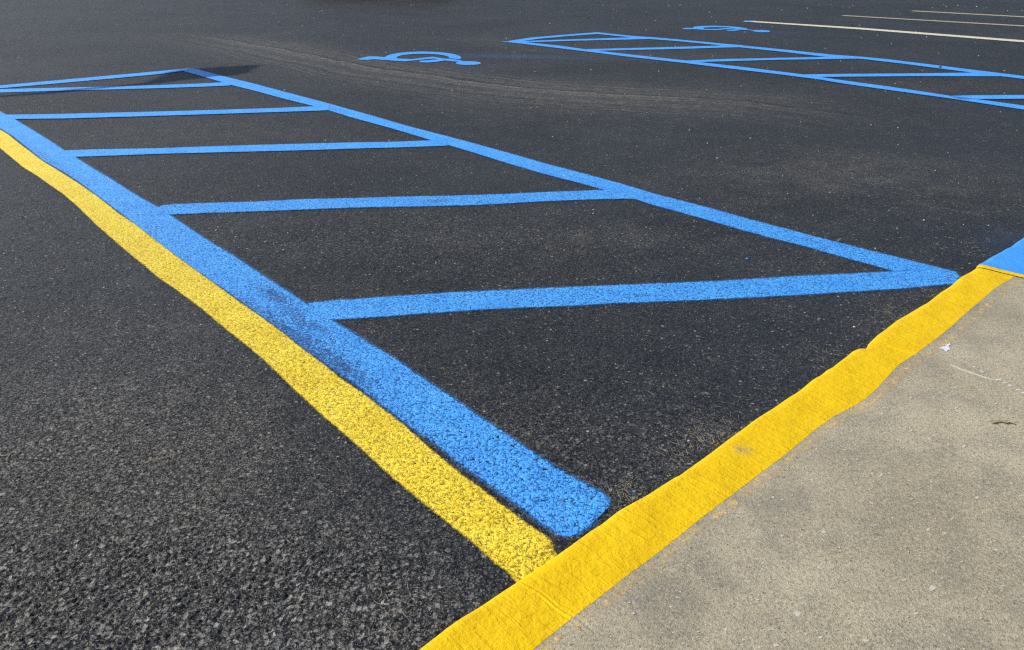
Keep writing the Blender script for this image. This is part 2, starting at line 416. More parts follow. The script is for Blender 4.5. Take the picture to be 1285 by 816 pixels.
# ------------------------------------------------------------------ strokes of road paint
LEVEL = [0]
def stroke(name, upper, lower, mat, parent=None, ext=(0, 0), wear=None, margin=.02, lift=.0037):
    """a painted band between two traced edges (image pixels)"""
    U, L = ats(upper), ats(lower)
    d = (U[-1] + L[-1]) - (U[0] + L[0]); d /= np.linalg.norm(d); n = np.array([-d[1], d[0]])
    def prof(Q):
        s_ = Q @ d; w_ = Q @ n; k = np.argsort(s_, kind='stable'); return s_[k], w_[k]
    us, uw = prof(U); ls, lw = prof(L)
    if uw.mean() < lw.mean(): us, uw, ls, lw = ls, lw, us, uw
    p0 = min(us[0], ls[0]) - ext[0]; p1 = max(us[-1], ls[-1]) + ext[1]
    ps = [p0 - margin]
    while ps[-1] < p1 + margin:
        w_ = (np.interp(ps[-1], us, uw) + np.interp(ps[-1], ls, lw)) / 2
        dist = np.hypot(*(d * ps[-1] + n * w_))
        ps.append(ps[-1] + min(.05, .0022 * dist + .0003 * dist * max(0, dist - 3)))
    ps = np.array(ps)
    def lin(q, x, y):     # linear extrapolation past the last traced points
        v = np.interp(q, x, y)
        k0 = (y[1] - y[0]) / max(1e-6, x[1] - x[0]) if len(x) > 1 else 0
        k1 = (y[-1] - y[-2]) / max(1e-6, x[-1] - x[-2]) if len(x) > 1 else 0
        k0 = np.clip(k0, -.4, .4); k1 = np.clip(k1, -.4, .4)
        v = np.where(q < x[0], y[0] + (q - x[0]) * k0, v); return np.where(q > x[-1], y[-1] + (q - x[-1]) * k1, v)
    hi, lo = lin(ps, us, uw), lin(ps, ls, lw)
    wid = float(np.median(hi - lo)); mid = d * ps.mean() + n * hi.mean()
    dist = max(1.6, float(np.min(np.hypot(*(np.outer(ps, d) + np.outer(hi, n)).T))))
    nv = int(np.clip((wid + 2 * margin) / (.0024 * dist), 6, 90))
    v = np.linspace(0, 1, nv)
    W = (lo - margin)[:, None] * (1 - v) + (hi + margin)[:, None] * v
    PS = np.repeat(ps[:, None], nv, 1)
    X = d[0] * PS + n[0] * W; Y = d[1] * PS + n[1] * W
    edge = np.minimum(np.minimum(hi[:, None] - W, W - lo[:, None]), np.minimum(PS - p0, p1 - PS))
    R = np.hypot(X, Y)
    LEVEL[0] = (LEVEL[0] + 1) % 7
    Z = lift + LEVEL[0] * .00012 + .0022 * sstep(4, 9, R)
    we = np.zeros_like(X)
    for (px, py, rx, ry, k) in (wear or []):
        we += k * blob(X, Y, px, py, rx, ry, math.atan2(d[1], d[0]))
    me = grid_mesh(name, np.stack([X, Y, Z], -1), dict(fade=fade_of(R), coarse=coarse_field(X, Y), edge=edge, wear=np.clip(we, 0, 1)))
    return link(name, me, mat, parent)

M = {}
# kerb frame
K0 = at(527.8, 809.4, .018); K1 = at(1225, 335, .018)
KD = (K1 - K0) / np.linalg.norm(K1 - K0); KN = np.array([KD[1], -KD[0]])   # KN points onto the pavement
M['asphalt'] = mat_asphalt()
M['blue'] = mat_paint('blue_paint', (.052, .350, .90), (.075, .415, .95), .55, worn_col=(.010, .05, .17))
M['blue_far'] = M['blue']
M['yellow'] = mat_paint('yellow_paint', (.86, .60, .012), (.94, .70, .035), .25, worn_col=(.26, .17, .015), over=.004)
M['white'] = mat_paint('cream_paint', (.80, .71, .48), (.80, .73, .54), .5, over=.003)
M['pale'] = mat_paint('pale_yellow_paint', (.50, .42, .24), (.56, .48, .30), .9, over=.003)
M['concrete'] = mat_concrete()
M['kerb_yellow'] = mat_kerb_paint('kerb_yellow_paint', (.71, .435, .002), (.785, .50, .003))
M['kerb_blue'] = mat_kerb_paint('kerb_blue_paint', (.048, .28, .84), (.056, .31, .88), soft=.002)
M['old'] = mat_old_paint()

build_ground(M['asphalt'])

# ---- near hatched aisle
A = empty('access_aisle_marking', (*at(560, 260), 0))
def child(o, par):
    o.parent = par; o.matrix_parent_inverse = par.matrix_world.inverted(); return o
bpy.context.view_layer.update()
def part(par, *a, **k):
    o = stroke(*a, **k); o.parent = par
    from mathutils import Matrix
    o.matrix_parent_inverse = Matrix.Translation(-Vector(par.location)); return o
tag(A, 'near blue hatched access aisle with a wide band beside the yellow line', 'access aisle', 'blue hatched access aisles')

bandU = [(-55, 112), (0, 140.4), (19, 150.7), (47.8, 168.2), (67, 180.2), (81.3, 189.8), (95.6, 198.5), (118, 212.9), (140, 225.6), (159.4, 238.4), (178.5, 250), (196, 259.5), (213.7, 270.7), (239, 287.7), (261.6, 302.9), (293.4, 322), (333, 348.3), (363.7, 368), (382.9, 381), (421, 405.7), (443.4, 419), (472, 436.8), (497.6, 452), (519, 468), (565.5, 498.5), (597, 520.8), (629, 542), (655, 560), (677, 574.3), (701, 590), (733, 607.8), (755, 619.8), (765, 630), (764, 638), (745.7, 655.6)]
bandL = [(-70, 128), (0, 161.9), (15.9, 171.4), (31.9, 184), (54, 202), (79.7, 216.4), (102, 231), (138.6, 258.5), (166, 279), (182, 291.7), (207, 311.6), (232.9, 330), (258, 348.3), (300, 377), (327, 397), (352.6, 416), (382.9, 440), (408, 457.5), (430, 472.2), (449, 485.8), (468, 501.7), (493.7, 520.8), (519, 540), (548, 559), (580, 586.3), (605.5, 603), (632.6, 623.7), (656.5, 639.7), (675.6, 655.6), (691.6, 666), (702, 673), (712, 675), (724, 672)]
part(A, 'border_line', bandU, bandL, M['blue'], wear=[(345, 372, .16, .035, .9), (385, 405, .16, .035, .9), (395, 440, .30, .045, .75), (372, 425, .35, .03, .5), (425, 455, .18, .03, .8), (330, 395, .3, .05, .4), (480, 510, .35, .02, .5), (560, 575, .25, .015, .4), (60, 200, .8, .03, .4)])['label'] = 'wide blue border line of doubled width, worn in its middle'
rbU = [(230, 87.2), (244.8, 87), (274.7, 95), (319.5, 106), (360.6, 117), (403.6, 128.3), (461, 144.3), (509.5, 158.4), (554, 170), (594.5, 180.7), (640, 193.3), (685, 206.2), (729.5, 217.8), (778, 230.9), (822.6, 244.4), (840, 248.8), (888.6, 261.4), (937, 275), (981.6, 286.7), (1022, 297.8), (1054.5, 305.9), (1085, 313.7), (1113.7, 320.6), (1148.7, 329.4), (1180.6, 337.4), (1199.7, 342.5), (1203, 347)]
rbL = [(228, 89.3), (261.6, 98.7), (293, 108), (319.5, 114.6), (360.6, 125.8), (394, 134), (414.8, 139.8), (440, 147.8), (461, 153.4), (497.4, 163.5), (537.8, 175.6), (566, 183.7), (594.5, 192.2), (640, 206.5), (685, 219.6), (729.5, 230.9), (757.8, 239), (798, 251), (822.6, 258.8), (840, 263.4), (876.4, 273.5), (925, 287.7), (969.5, 299.8), (1014, 311), (1062.6, 325), (1085, 331), (1107, 337), (1124.8, 342), (1190, 358)]
part(A, 'border_line', rbU, rbL, M['blue'], wear=[(1018, 303, .05, .012, .8), (993, 307, .03, .008, .8), (420, 138, .3, .03, .2)])
part(A, 'diagonal_stripe', [(388, 381), (420.5, 378), (461, 375.2), (509.5, 372), (562, 368.4), (640, 364.8), (721, 361), (802, 357.8), (900, 353.8), (997, 347.8), (1117, 342), (1180, 338.5)],
     [(415, 402.3), (461, 399.8), (521.6, 395), (582, 391), (640, 387.6), (721, 384.5), (769.5, 381.5), (842, 378.9), (900, 376.4), (997, 371.5), (1085, 366), (1132.8, 363), (1164.7, 359.7), (1189, 357.5)], M['blue'], wear=[(800, 372, .05, .015, .5)])
part(A, 'diagonal_stripe', [(196, 261.5), (203, 259), (214, 257.3), (261, 255.7), (321.6, 253.9), (382, 250.8), (440, 249.6), (520, 247.4), (600, 245.6), (681, 242.2), (758, 239.2), (790, 237.5)],
     [(212, 270.2), (261, 268), (342, 265.4), (440, 261.4), (520, 259.9), (600, 258), (681, 253.4), (741.6, 251), (782, 250.3), (796, 250)], M['blue'], wear=[(545, 253, .07, .04, .6), (602, 255, .03, .02, .5)])
part(A, 'diagonal_stripe', [(81, 189.8), (111.6, 188.6), (143.4, 188), (200, 187), (290, 183.7), (380, 181.3), (440.7, 179.7), (501.4, 178.7), (537.8, 177.2), (556, 176)],
     [(92, 197.8), (127.5, 196.6), (200, 193.9), (290, 191.6), (380, 189.4), (461, 186.8), (501.4, 185.8), (562, 183.6)], M['blue'], wear=[(406, 186, .02, .02, .7)])
part(A, 'diagonal_stripe', [(6, 145), (63.7, 144.3), (127.5, 142.7), (200, 140.9), (274.7, 138.8), (349.4, 136.4), (394, 134.3), (408, 133)],
     [(17, 150.2), (79.7, 149.6), (200, 146.2), (312, 142.6), (386.8, 140.2), (412, 139.2)], M['blue'])
part(A, 'diagonal_stripe', [(-50, 114), (0, 112.7), (77.8, 110.8), (155.6, 109), (200, 107.6), (256, 105.4), (284, 103.9)],
     [(-45, 118), (0, 116.9), (77.8, 114.6), (200, 111.4), (256, 109.5), (290, 108)], M['blue'])
part(A, 'end_line', [(-60, 113), (0, 108), (77.8, 101), (155.6, 94), (200, 90), (233.6, 86.8), (243, 86.9)],
     [(-60, 117), (0, 111.6), (77.8, 104.9), (155.6, 97.9), (200, 93.6), (228, 90), (240, 89.6)], M['blue'])

# ---- yellow line
yU = [(-80, 118), (0, 163.5), (9.6, 169), (25.5, 181.8), (54, 203.3), (76.5, 216.9), (98.8, 231), (124, 248.7), (137, 259), (150, 269.4), (170.7, 283), (196, 303), (223, 323.6), (256.8, 348), (300, 379.4), (324, 396), (355.8, 419.5), (379.7, 439), (406.8, 459), (430, 477.8), (458.7, 497), (484, 517.6), (501.7, 530), (519, 546), (533.6, 559), (580, 597.5), (608.7, 618), (640.6, 642.9), (669, 663.6), (688.4, 676.3), (694, 684), (697, 694), (700, 700)]
yL = [(-90, 134), (0, 186.6), (14.3, 198.5), (28.7, 210.5), (47.8, 222.4), (67, 236), (79.7, 244.7), (95.6, 258.3), (122, 284), (150, 308.4), (164, 320.4), (181.9, 334.7), (197.8, 348.8), (219.6, 363.4), (254, 389), (278, 409.7), (300, 427), (317.5, 441), (336.7, 458), (358, 479), (377, 497), (402, 520), (430, 544), (450.7, 562), (486, 595), (530, 632), (567.7, 662), (593, 681.5), (606, 694), (620, 707), (636, 719), (645.7, 729.4), (652, 738)]
o = stroke('yellow_line', yU, yL, M['yellow'], lift=.0043, wear=[(695, 690, .02, .02, .9), (693, 686, .012, .02, .7)])
tag(o, 'wavy yellow painted line on the asphalt along the wide blue band, meeting the kerb', 'painted line')

# ---- far hatched aisle
B = empty('access_aisle_marking', (*at(980, 80), 0))
tag(B, 'far blue hatched access aisle of narrow lines, pointed at its left end', 'access aisle', 'blue hatched access aisles')
part(B, 'border_line', [(631.8, 52.4), (656.8, 53.3), (701.6, 57.9), (730, 61.9), (791, 69.2), (860, 76.6), (903.7, 81.6), (939.5, 85.7), (1004, 93.7), (1060, 102), (1112.5, 109), (1165, 116.9), (1191, 121), (1235, 126.6), (1285, 133.5), (1450, 157)],
     [(631.8, 53), (657, 55.6), (701.6, 61.1), (744.5, 66.3), (791, 72.2), (860, 79.8), (903.7, 85.3), (975, 93.6), (1029, 100.6), (1060, 105.9), (1130, 115.7), (1200, 125.5), (1285, 138.5), (1450, 163)], M['blue'])
part(B, 'border_line', [(748, 41.1), (791, 45.4), (826.9, 48), (860, 51), (921.6, 56.7), (993, 63.9), (1043, 69.2), (1081, 71.9), (1112.5, 74.9), (1179, 83), (1217.6, 88), (1252.6, 92.2), (1285, 96.2), (1450, 115.5)],
     [(748, 43), (800, 48.4), (826.9, 50.4), (860, 53.1), (918, 58.9), (993, 66.8), (1036, 72), (1081, 74.6), (1130, 80.2), (1179, 86.6), (1222.8, 92.2), (1256, 96.4), (1285, 99.9), (1450, 119.6)], M['blue'])
part(B, 'end_line', [(637, 52.2), (665.8, 47.8), (710.5, 44.1), (750, 41)], [(648, 53.1), (674.7, 49.5), (710.5, 46.1), (750, 43.2)], M['blue'])
part(B, 'diagonal_stripe', [(646, 52.5), (719.5, 50), (801.8, 47.3), (815, 47.2)], [(658, 53.8), (719.5, 51.8), (815, 49.6), (825, 49.3)], M['blue'])
part(B, 'diagonal_stripe', [(735, 62.4), (755, 61.9), (860, 59.2), (921.6, 57.2), (930, 57)], [(742, 64.5), (773, 63.7), (860, 61.8), (903.7, 60.4), (934, 59.8)], M['blue'])
part(B, 'diagonal_stripe', [(856, 76.9), (903.7, 75), (975, 73.3), (1047, 71.9), (1078, 71.6)], [(862, 78.9), (903.7, 77.7), (975, 75.7), (1080, 74.2)], M['blue'])
part(B, 'diagonal_stripe', [(1006, 94.2), (1060, 93.5), (1147.6, 92.9), (1217.6, 91.9), (1247, 91.7)], [(1022, 97.4), (1080, 96.8), (1147.6, 96.2), (1256, 96.4)], M['blue'])
part(B, 'diagonal_stripe', [(1193, 121.2), (1217.6, 120.5), (1285, 120), (1420, 119)], [(1210, 125.3), (1285, 124.8), (1430, 124.2)], M['blue'])

# ---- stall lines at the back
o = stroke('parking_line', [(939.5, 26.5), (1080, 35.4), (1285, 51.2), (1500, 68)], [(939.5, 27.9), (1080, 37.5), (1285, 53.7), (1500, 71.5)], M['white'])
tag(o, 'bright cream white stall line with a blue tip, nearest of the three at upper right', 'painted line', 'stall lines at the back of the lot')
part(o, 'blue_tip', [(935.5, 26.5), (940, 26.4)], [(936, 27.2), (940, 27.9)], M['blue'])
o = stroke('parking_line', [(1060, 19.6), (1285, 32.5), (1500, 45)], [(1060, 20.6), (1285, 33.8), (1500, 46.8)], M['pale'])
tag(o, 'dull pale yellow stall line between the bright cream line and the farthest one', 'painted line', 'stall lines at the back of the lot')
o = stroke('parking_line', [(1147, 13.7), (1285, 21), (1500, 33)], [(1147, 14.7), (1285, 22.2), (1500, 34.5)], M['pale'])
tag(o, 'farthest and shortest pale yellow stall line in the upper right corner', 'painted line', 'stall lines at the back of the lot')

# ---- wheelchair symbols (stencilled)
def sym_conv(pts, ox, oy, k): return [(ox + x / k, oy + y / k) for x, y in pts]
def flat_strip(name, U, L, mat, parent, lift=.0045, n=40):
    """painted shape between two polylines; rows matched by length along each"""
    def rs(Q):
        Q = ats(Q); c = np.concatenate([[0], np.cumsum(np.linalg.norm(np.diff(Q, axis=0), axis=1))]); s_ = np.linspace(0, c[-1], n)
        return np.stack([np.interp(s_, c, Q[:, 0]), np.interp(s_, c, Q[:, 1])], 1)
    u, l = rs(U), rs(L); v = np.linspace(0, 1, 5)[None, :, None]
    P = u[:, None] * (1 - v) + l[:, None] * v
    LEVEL[0] = (LEVEL[0] + 1) % 7
    Z = np.full(P.shape[:2] + (1,), lift + LEVEL[0] * .0004)
    sh = P.shape[:2]
    me = grid_mesh(name, np.concatenate([P, Z], -1), dict(fade=np.zeros(sh), coarse=np.full(sh, .1), edge=np.full(sh, .05), wear=np.zeros(sh)))
    o = link(name, me, mat, parent)
    from mathutils import Matrix
    o.matrix_parent_inverse = Matrix.Translation(-Vector(parent.location)); return o
def arcpts(cx, cy, rx, ry, a0, a1, n=30):
    return [(cx + rx * math.cos(rad(a0 + (a1 - a0) * i / n)), cy - ry * math.sin(rad(a0 + (a1 - a0) * i / n))) for i in range(n + 1)]
S1 = empty('wheelchair_symbol', (*at(525, 74), 0))
tag(S1, 'larger blue wheelchair symbol on asphalt between the two hatched aisles', 'pavement symbol', 'wheelchair symbols painted in the stalls')
f1 = lambda p: sym_conv(p, 440, 50, 7.139)
flat_strip('wheel', f1(arcpts(648, 166, 343, 57, 186, -12)), f1(arcpts(648, 162, 234, 33, 194, -12)), M['blue'], S1)
flat_strip('head', f1(arcpts(1055, 213, 112, 17, 180, 0)), f1(arcpts(1055, 213, 112, 17, 180, 360)), M['blue'], S1)
flat_strip('leg', f1([(60, 177), (110, 164), (165, 152), (240, 154), (420, 172), (540, 178), (740, 155), (800, 167), (850, 174), (960, 182), (1015, 197)]),
           f1([(60, 179), (100, 183), (150, 185), (200, 178), (380, 190), (480, 198), (560, 190), (740, 172), (850, 190), (940, 199), (1010, 204)]), M['blue'], S1)
flat_strip('arm', f1([(612, 192), (700, 187), (760, 181), (835, 180)]), f1([(625, 206), (690, 208), (770, 202), (842, 190)]), M['blue'], S1)
S2 = empty('wheelchair_symbol', (*at(912, 37), 0))
tag(S2, 'smaller, farther blue wheelchair symbol near the left tip of the cream white line', 'pavement symbol', 'wheelchair symbols painted in the stalls')
f2 = lambda p: sym_conv(p, 850, 25, 9.885)
flat_strip('wheel', f2([(200, 122), (195, 104), (205, 90), (300, 81), (450, 78), (620, 84), (760, 94), (860, 112), (866, 126)]),
           f2([(335, 118), (318, 108), (325, 102), (390, 97), (450, 96), (560, 96), (670, 98), (720, 112), (770, 128)]), M['blue'], S2)
flat_strip('leg', f2([(62, 114), (100, 104), (200, 106), (330, 118), (480, 119), (600, 108), (670, 99), (760, 112), (866, 122), (930, 131)]),
           f2([(65, 119), (110, 122), (200, 119), (330, 129), (480, 132), (600, 122), (690, 112), (760, 126), (866, 130), (930, 139)]), M['blue'], S2)
flat_strip('arm', f2([(608, 128), (700, 122), (760, 122)]), f2([(620, 137), (700, 140), (770, 131)]), M['blue'], S2)
flat_strip('head', f2([(925, 134), (960, 130), (1060, 130), (1140, 138), (1152, 146)]), f2([(928, 140), (960, 150), (1040, 157), (1120, 157), (1152, 150)]), M['blue'], S2)

# ------------------------------------------------------------------ pavement with its kerb edge
ZK = .018
front = ats([(440, 876), (527.8, 809.4), (559.7, 785), (591.6, 764.5), (620, 745), (647, 728.5), (672, 710), (691, 697), (697.5, 693.6), (715, 682.4), (740.6, 663.5), (756.5, 654), (775.6, 640), (801, 624.5), (823.4, 610.7), (845.7, 597.5), (853.7, 594), (874, 578), (897.8, 560.5), (926.5, 539), (964.7, 512.7), (984, 500), (1000, 489.6), (1020.7, 473.7), (1028.7, 469.2), (1038, 461.5), (1044.6, 459), (1059, 447.4), (1070, 438.5), (1076.5, 435.5), (1086.9, 435.5), (1091.6, 427), (1102, 418), (1111.6, 410.7), (1127.5, 400), (1145.6, 388.5), (1161.5, 379.4), (1187, 360.8), (1206, 346.5), (1225, 335), (1228.4, 329.6), (1257, 313.7), (1267.5, 308.5), (1284, 296.5), (1340, 262)], ZK)
back = ats([(600, 868), (680, 807), (723.6, 771.6), (757.8, 746.7), (789, 721.8), (812, 704.7), (833, 688.8), (855.3, 671.3), (879, 652), (909, 629), (939, 606), (961.6, 589), (983.9, 573), (1006, 554), (1025, 538), (1049, 522), (1066, 513), (1086, 501.6), (1102, 487), (1114.7, 472.9), (1127.5, 458.5), (1149.8, 444), (1172, 428), (1197, 407.5), (1222, 385), (1250.7, 361), (1274.6, 346), (1300, 330)], ZK)
def sq(P): return (P - K0) @ KD, (P - K0) @ KN
fs, fq = sq(front); k = np.argsort(fs, kind='stable'); fs, fq = fs[k], fq[k]
bs, bq = sq(back); k = np.argsort(bs, kind='stable'); bs, bq = bs[k], bq[k]
ga, gb = at(1225, 335, ZK), at(1285, 349.5, ZK)
(gs0, gs1), (gq0, gq1) = sq(np.array([ga, gb]))
gk = (gs1 - gs0) / (gq1 - gq0)        # slant of the joint
JOINTS = [((1088, 428), (1150, 444), .0030, .006), ((648, 727), (740, 792), .0018, .004), ((905, 563), (963, 590), .0013, .0035), ((668, 720), (700, 742), .0010, .006)]
def kz(S, Q, tq):
    """top of the slab: rounded lip at the front, slight lumps; tq = distance behind the lip"""
    R_ = .014 + .006 * np.sin(S * 5.3 + 1) * np.sin(S * 2.1)
    x = np.clip(tq, 0, R_)
    drop = R_ - np.sqrt(np.maximum(0, R_ ** 2 - (R_ - x) ** 2))
    wv = .5 + .5 * np.sin(S * 9.1 + 1.7 * np.sin(S * 3.3)) * np.sin(S * 23 + 2)
    Rb = .022 + .022 * wv
    xb = np.clip(tq / Rb, 0, 1)
    z = ZK - drop * .55 - (.0045 + .0065 * wv) * (1 - xb) ** 2
    lump = .0011 * np.sin(S * 41 + 3 * np.sin(S * 7)) * np.exp(-tq / .035) + .0008 * np.sin(S * 17 + 40 * tq) + .0006 * np.sin(S * 90 + 25 * np.sin(S * 13)) * np.exp(-tq / .02)
    z = z + lump * sstep(.0, .006, tq)
    for (a, b, hgt, w) in JOINTS:
        (s0, s1), (q0, q1) = sq(ats([a, b], ZK))
        L = math.hypot(s1 - s0, q1 - q0); ux, uy = (s1 - s0) / L, (q1 - q0) / L
        tt = np.clip((S - s0) * ux + (Q - q0) * uy, 0, L)
        wob = .002 * np.sin(tt * 60)
        dd = np.abs((S - s0) * uy - (Q - q0) * ux + wob) + np.where(((S - s0) * ux + (Q - q0) * uy > L + .01) | ((S - s0) * ux + (Q - q0) * uy < -.02), 1, 0)
        z = z + hgt * np.exp(-(dd / w) ** 2) - hgt * 1.1 * np.exp(-((dd - w * 1.8) / (w * .8)) ** 2) * (S > s0)
    return z
def slab(sarr, tarr, zoff=0.0, slant=True, side=+1):
    S = np.repeat(sarr[:, None], len(tarr), 1).astype(float); T_ = np.repeat(tarr[None, :], len(sarr), 0).astype(float)
    Q = np.interp(S, fs, fq) + np.maximum(T_, 0)
    if slant:                                     # the joint is not quite square to the kerb
        w = sstep(gs0 - .8, gs0, S) if side > 0 else 1 - sstep(gs0, gs0 + .8, S)
        Sx = S + gk * (Q - gq0) * w
        Q = np.interp(Sx, fs, fq) * np.exp(-np.maximum(T_, 0) / .05) + np.interp(S, fs, fq) * (1 - np.exp(-np.maximum(T_, 0) / .05)) + np.maximum(T_, 0)
    else: Sx = S
    z = np.where(T_ < 0, kz(Sx, Q, 0 * T_) + T_, kz(Sx, Q, np.maximum(T_, 0))) + zoff
    X = K0[0] + Sx * KD[0] + Q * KN[0]; Y = K0[1] + Sx * KD[1] + Q * KN[1]
    return np.stack([X, Y, z], -1), Sx, Q, T_
def svals(a, b):
    s_ = [a]
    while s_[-1] < b:
        p = K0 + KD * s_[-1]; dist = math.hypot(*p) if s_[-1] > -.2 else 6
        s_.append(min(b, s_[-1] + (.0013 * dist if -.3 < s_[-1] < 4.6 else .08)))
    return np.array(s_)
tt = np.concatenate([[-.03, -.012], np.linspace(0, .004, 4), np.linspace(.006, .03, 12), np.arange(.034, .30, .004), np.arange(.31, 1.6, .012), np.geomspace(1.65, 14, 24)])
s_main = svals(-9, gs0 - .004)
P, S_, Q_, T_ = slab(s_main, tt)
dark = .9 * np.exp(-((S_ - 1.02) / .10) ** 2 - ((T_ - .24) / .05) ** 2) + .8 * np.exp(-((S_ - .55) / .18) ** 2 - ((T_ - .27) / .05) ** 2)
for (px, py, rs_, rq, k_) in [(990, 610, .10, .05, .8), (1215, 400, .25, .05, 1.), (930, 700, .15, .05, .5), (1000, 640, .12, .07, .6), (880, 760, .2, .03, .6), (1245, 372, .1, .03, .8), (1150, 640, .1, .03, .3), (760, 800, .08, .04, .6), (1090, 560, .2, .03, .4)]:
    (s1_,), (q1_,) = sq(ats([(px, py)], ZK)); dark += k_ * np.exp(-((S_ - s1_) / rs_) ** 2 - ((Q_ - q1_) / rq) ** 2)
me = grid_mesh('sidewalk', P, dict(dark=np.clip(dark, 0, 1), pale=0 * dark))
W_ = link('sidewalk', me, M['concrete']); tag(W_, kind='structure')

# kerb paint: follows the same top, a film above it
tp = np.concatenate([[-.03, -.012], np.linspace(0, .004, 4), np.linspace(.006, .03, 12), np.arange(.034, .30, .004)])
P, S_, Q_, T_ = slab(s_main[s_main > -1.2], tp, .0005)
P[..., 0] -= KN[0] * .0012; P[..., 1] -= KN[1] * .0012
edge = np.interp(S_, bs, bq) - Q_
(ps1,), (pq1,) = sq(ats([(932, 565)], ZK)); (ps2,), (pq2,) = sq(ats([(655, 735)], ZK))
wr = .8 * np.exp(-((S_ - ps1) / .03) ** 2 - ((Q_ - pq1) / .025) ** 2)
me = grid_mesh('kerb_paint', P, dict(edge=edge, wear=wr))
KP = link('kerb_paint', me, M['kerb_yellow'])
tag(KP, 'glossy yellow paint band brushed on the concrete kerb edge beside the pavement', 'kerb paint')
# remains of an older, wider coat
tq_ = np.linspace(-.004, .044, 14)
so = np.arange(-.3, gs0 - .02, .01)
S_ = np.repeat(so[:, None], len(tq_), 1); Q_ = np.interp(S_, bs, bq) + tq_[None, :] + .004 * sstep(1.2, 2.6, S_) * 4
Tq = Q_ - np.interp(S_, fs, fq)
X = K0[0] + S_ * KD[0] + Q_ * KN[0]; Y = K0[1] + S_ * KD[1] + Q_ * KN[1]
me = grid_mesh('faded_paint', np.stack([X, Y, kz(S_, Q_, Tq) + .0006], -1), dict(edge=(.010 - np.abs(tq_[None, :] - .020)) * np.ones_like(S_)))
link('faded_paint', me, M['old'], KP)['label'] = 'broken pale orange trace of an older coat behind the fresh paint'

# ---- curb ramp beyond the joint
RE = empty('curb_ramp', (*at(1270, 325), 0)); tag(RE, 'smooth blue painted corner of a curb ramp with yellow lip at the right edge', 'curb ramp')
from mathutils import Matrix
def under(o, par):
    o.parent = par; o.matrix_parent_inverse = Matrix.Translation(-Vector(par.location)); return o
s_r = np.concatenate([np.arange(gs0 + .006, gs0 + 1.4, .012), np.arange(gs0 + 1.4, gs0 + 5, .1)])
tr_ = np.concatenate([[-.03, -.012], np.linspace(0, .03, 10), np.arange(.04, .6, .02), np.arange(.65, 3, .1)])
P, S_, Q_, T_ = slab(s_r, tr_, 0.0, True, -1)
rise = .05 * np.clip(T_, 0, 3) * 0
P[..., 2] += rise
lipd = (S_ - (gs0 + gk * (Q_ - gq0)))
P[..., 2] += .004 * np.exp(-((lipd - .030) / .012) ** 2)
under(link('slab', grid_mesh('slab', P, dict(dark=0 * T_, pale=0 * T_)), M['concrete']), RE)
P2 = P.copy(); P2[..., 2] += .0010; P2[..., 0] -= KN[0] * .001; P2[..., 1] -= KN[1] * .001
qr = Q_ - np.interp(S_, fs, fq)
lip_w = .050 - .05 * np.clip(qr, 0, .3)
under(link('blue_paint', grid_mesh('blue_paint', P2, dict(edge=np.minimum(lipd - lip_w, 2.0 - T_), wear=0 * T_)), M['kerb_blue']), RE)
P3 = P.copy(); P3[..., 2] += .0006; P3[..., 0] -= KN[0] * .0006; P3[..., 1] -= KN[1] * .0006
under(link('yellow_lip', grid_mesh('yellow_lip', P3, dict(edge=np.minimum(lip_w + .004 - lipd, .24 - qr), wear=.2 * sstep(.12, .25, qr))), M['kerb_yellow']), RE)

# ------------------------------------------------------------------ loose things
M['twig'] = simple('dry_twig', (.42, .31, .19), .8, var=.3, scale=120)
M['straw'] = simple('straw', (.34, .28, .18), .75, var=.35, scale=90)
M['leafy'] = simple('dry_leaf', (.58, .47, .26), .8, var=.35, scale=160)
M['pebble'] = simple('pebble', (.15, .17, .17), .6, var=.3, scale=160)
M['darkstone'] = simple('dark_stone', (.035, .03, .028), .7, var=.3, scale=200)
M['palestone'] = simple('pale_stone', (.50, .46, .38), .8, var=.25, scale=200)
M['bluefleck'] = simple('blue_paint_fleck', (.07, .32, .85), .5, var=.1)
M['whitedrop'] = simple('white_paint_drop', (.62, .63, .65), .8, var=.12, scale=200)
M['cream'] = simple('cream_crack_fill', (.52, .46, .35), .8, var=.3, scale=200)
def tube(bm, pts, r0, r1, seg=6):
    rings = []
    n = len(pts)
    for i, p in enumerate(pts):
        p = Vector(p); d = (Vector(pts[min(n - 1, i + 1)]) - Vector(pts[max(0, i - 1)])).normalized()
        a = d.cross(Vector((0, 0, 1))).normalized(); b = a.cross(d)
        r = r0 + (r1 - r0) * i / max(1, n - 1)
        rings.append([bm.verts.new(p + (a * math.cos(2 * math.pi * k / seg) + b * math.sin(2 * math.pi * k / seg)) * r) for k in range(seg)])
    for i in range(n - 1):
        for k in range(seg):
            bm.faces.new((rings[i][k], rings[i][(k + 1) % seg], rings[i + 1][(k + 1) % seg], rings[i + 1][k]))
    bm.faces.new(rings[0][::-1]); bm.faces.new(rings[-1])
def twig(name, px, label, z=.004, r=.0016, cat='twig', mat='twig', group=None, forks=()):
    o0 = at(*px[len(px) // 2]); bm = bmesh.new()
    def w3(q, i, n): p = at(*q); return (p[0] - o0[0], p[1] - o0[1], z + .002 * math.sin(3.1 * i / max(1, n - 1)))
    def dense(pp):
        out = []
        for a, b in zip(pp[:-1], pp[1:]):
            for k_ in range(3): out.append((a[0] + (b[0] - a[0]) * k_ / 3, a[1] + (b[1] - a[1]) * k_ / 3 + random.uniform(-.25, .25)))
        return out + [pp[-1]]
    q = dense(px); tube(bm, [w3(a, i, len(q)) for i, a in enumerate(q)], r, r * .55)
    for f in forks:
        q = dense(f); tube(bm, [w3(a, i, len(q)) for i, a in enumerate(q)], r * .7, r * .35)
    o = bm_obj(name, bm, M[mat], smooth=True); o.location = (o0[0], o0[1], 0)
    return tag(o, label, cat, group)
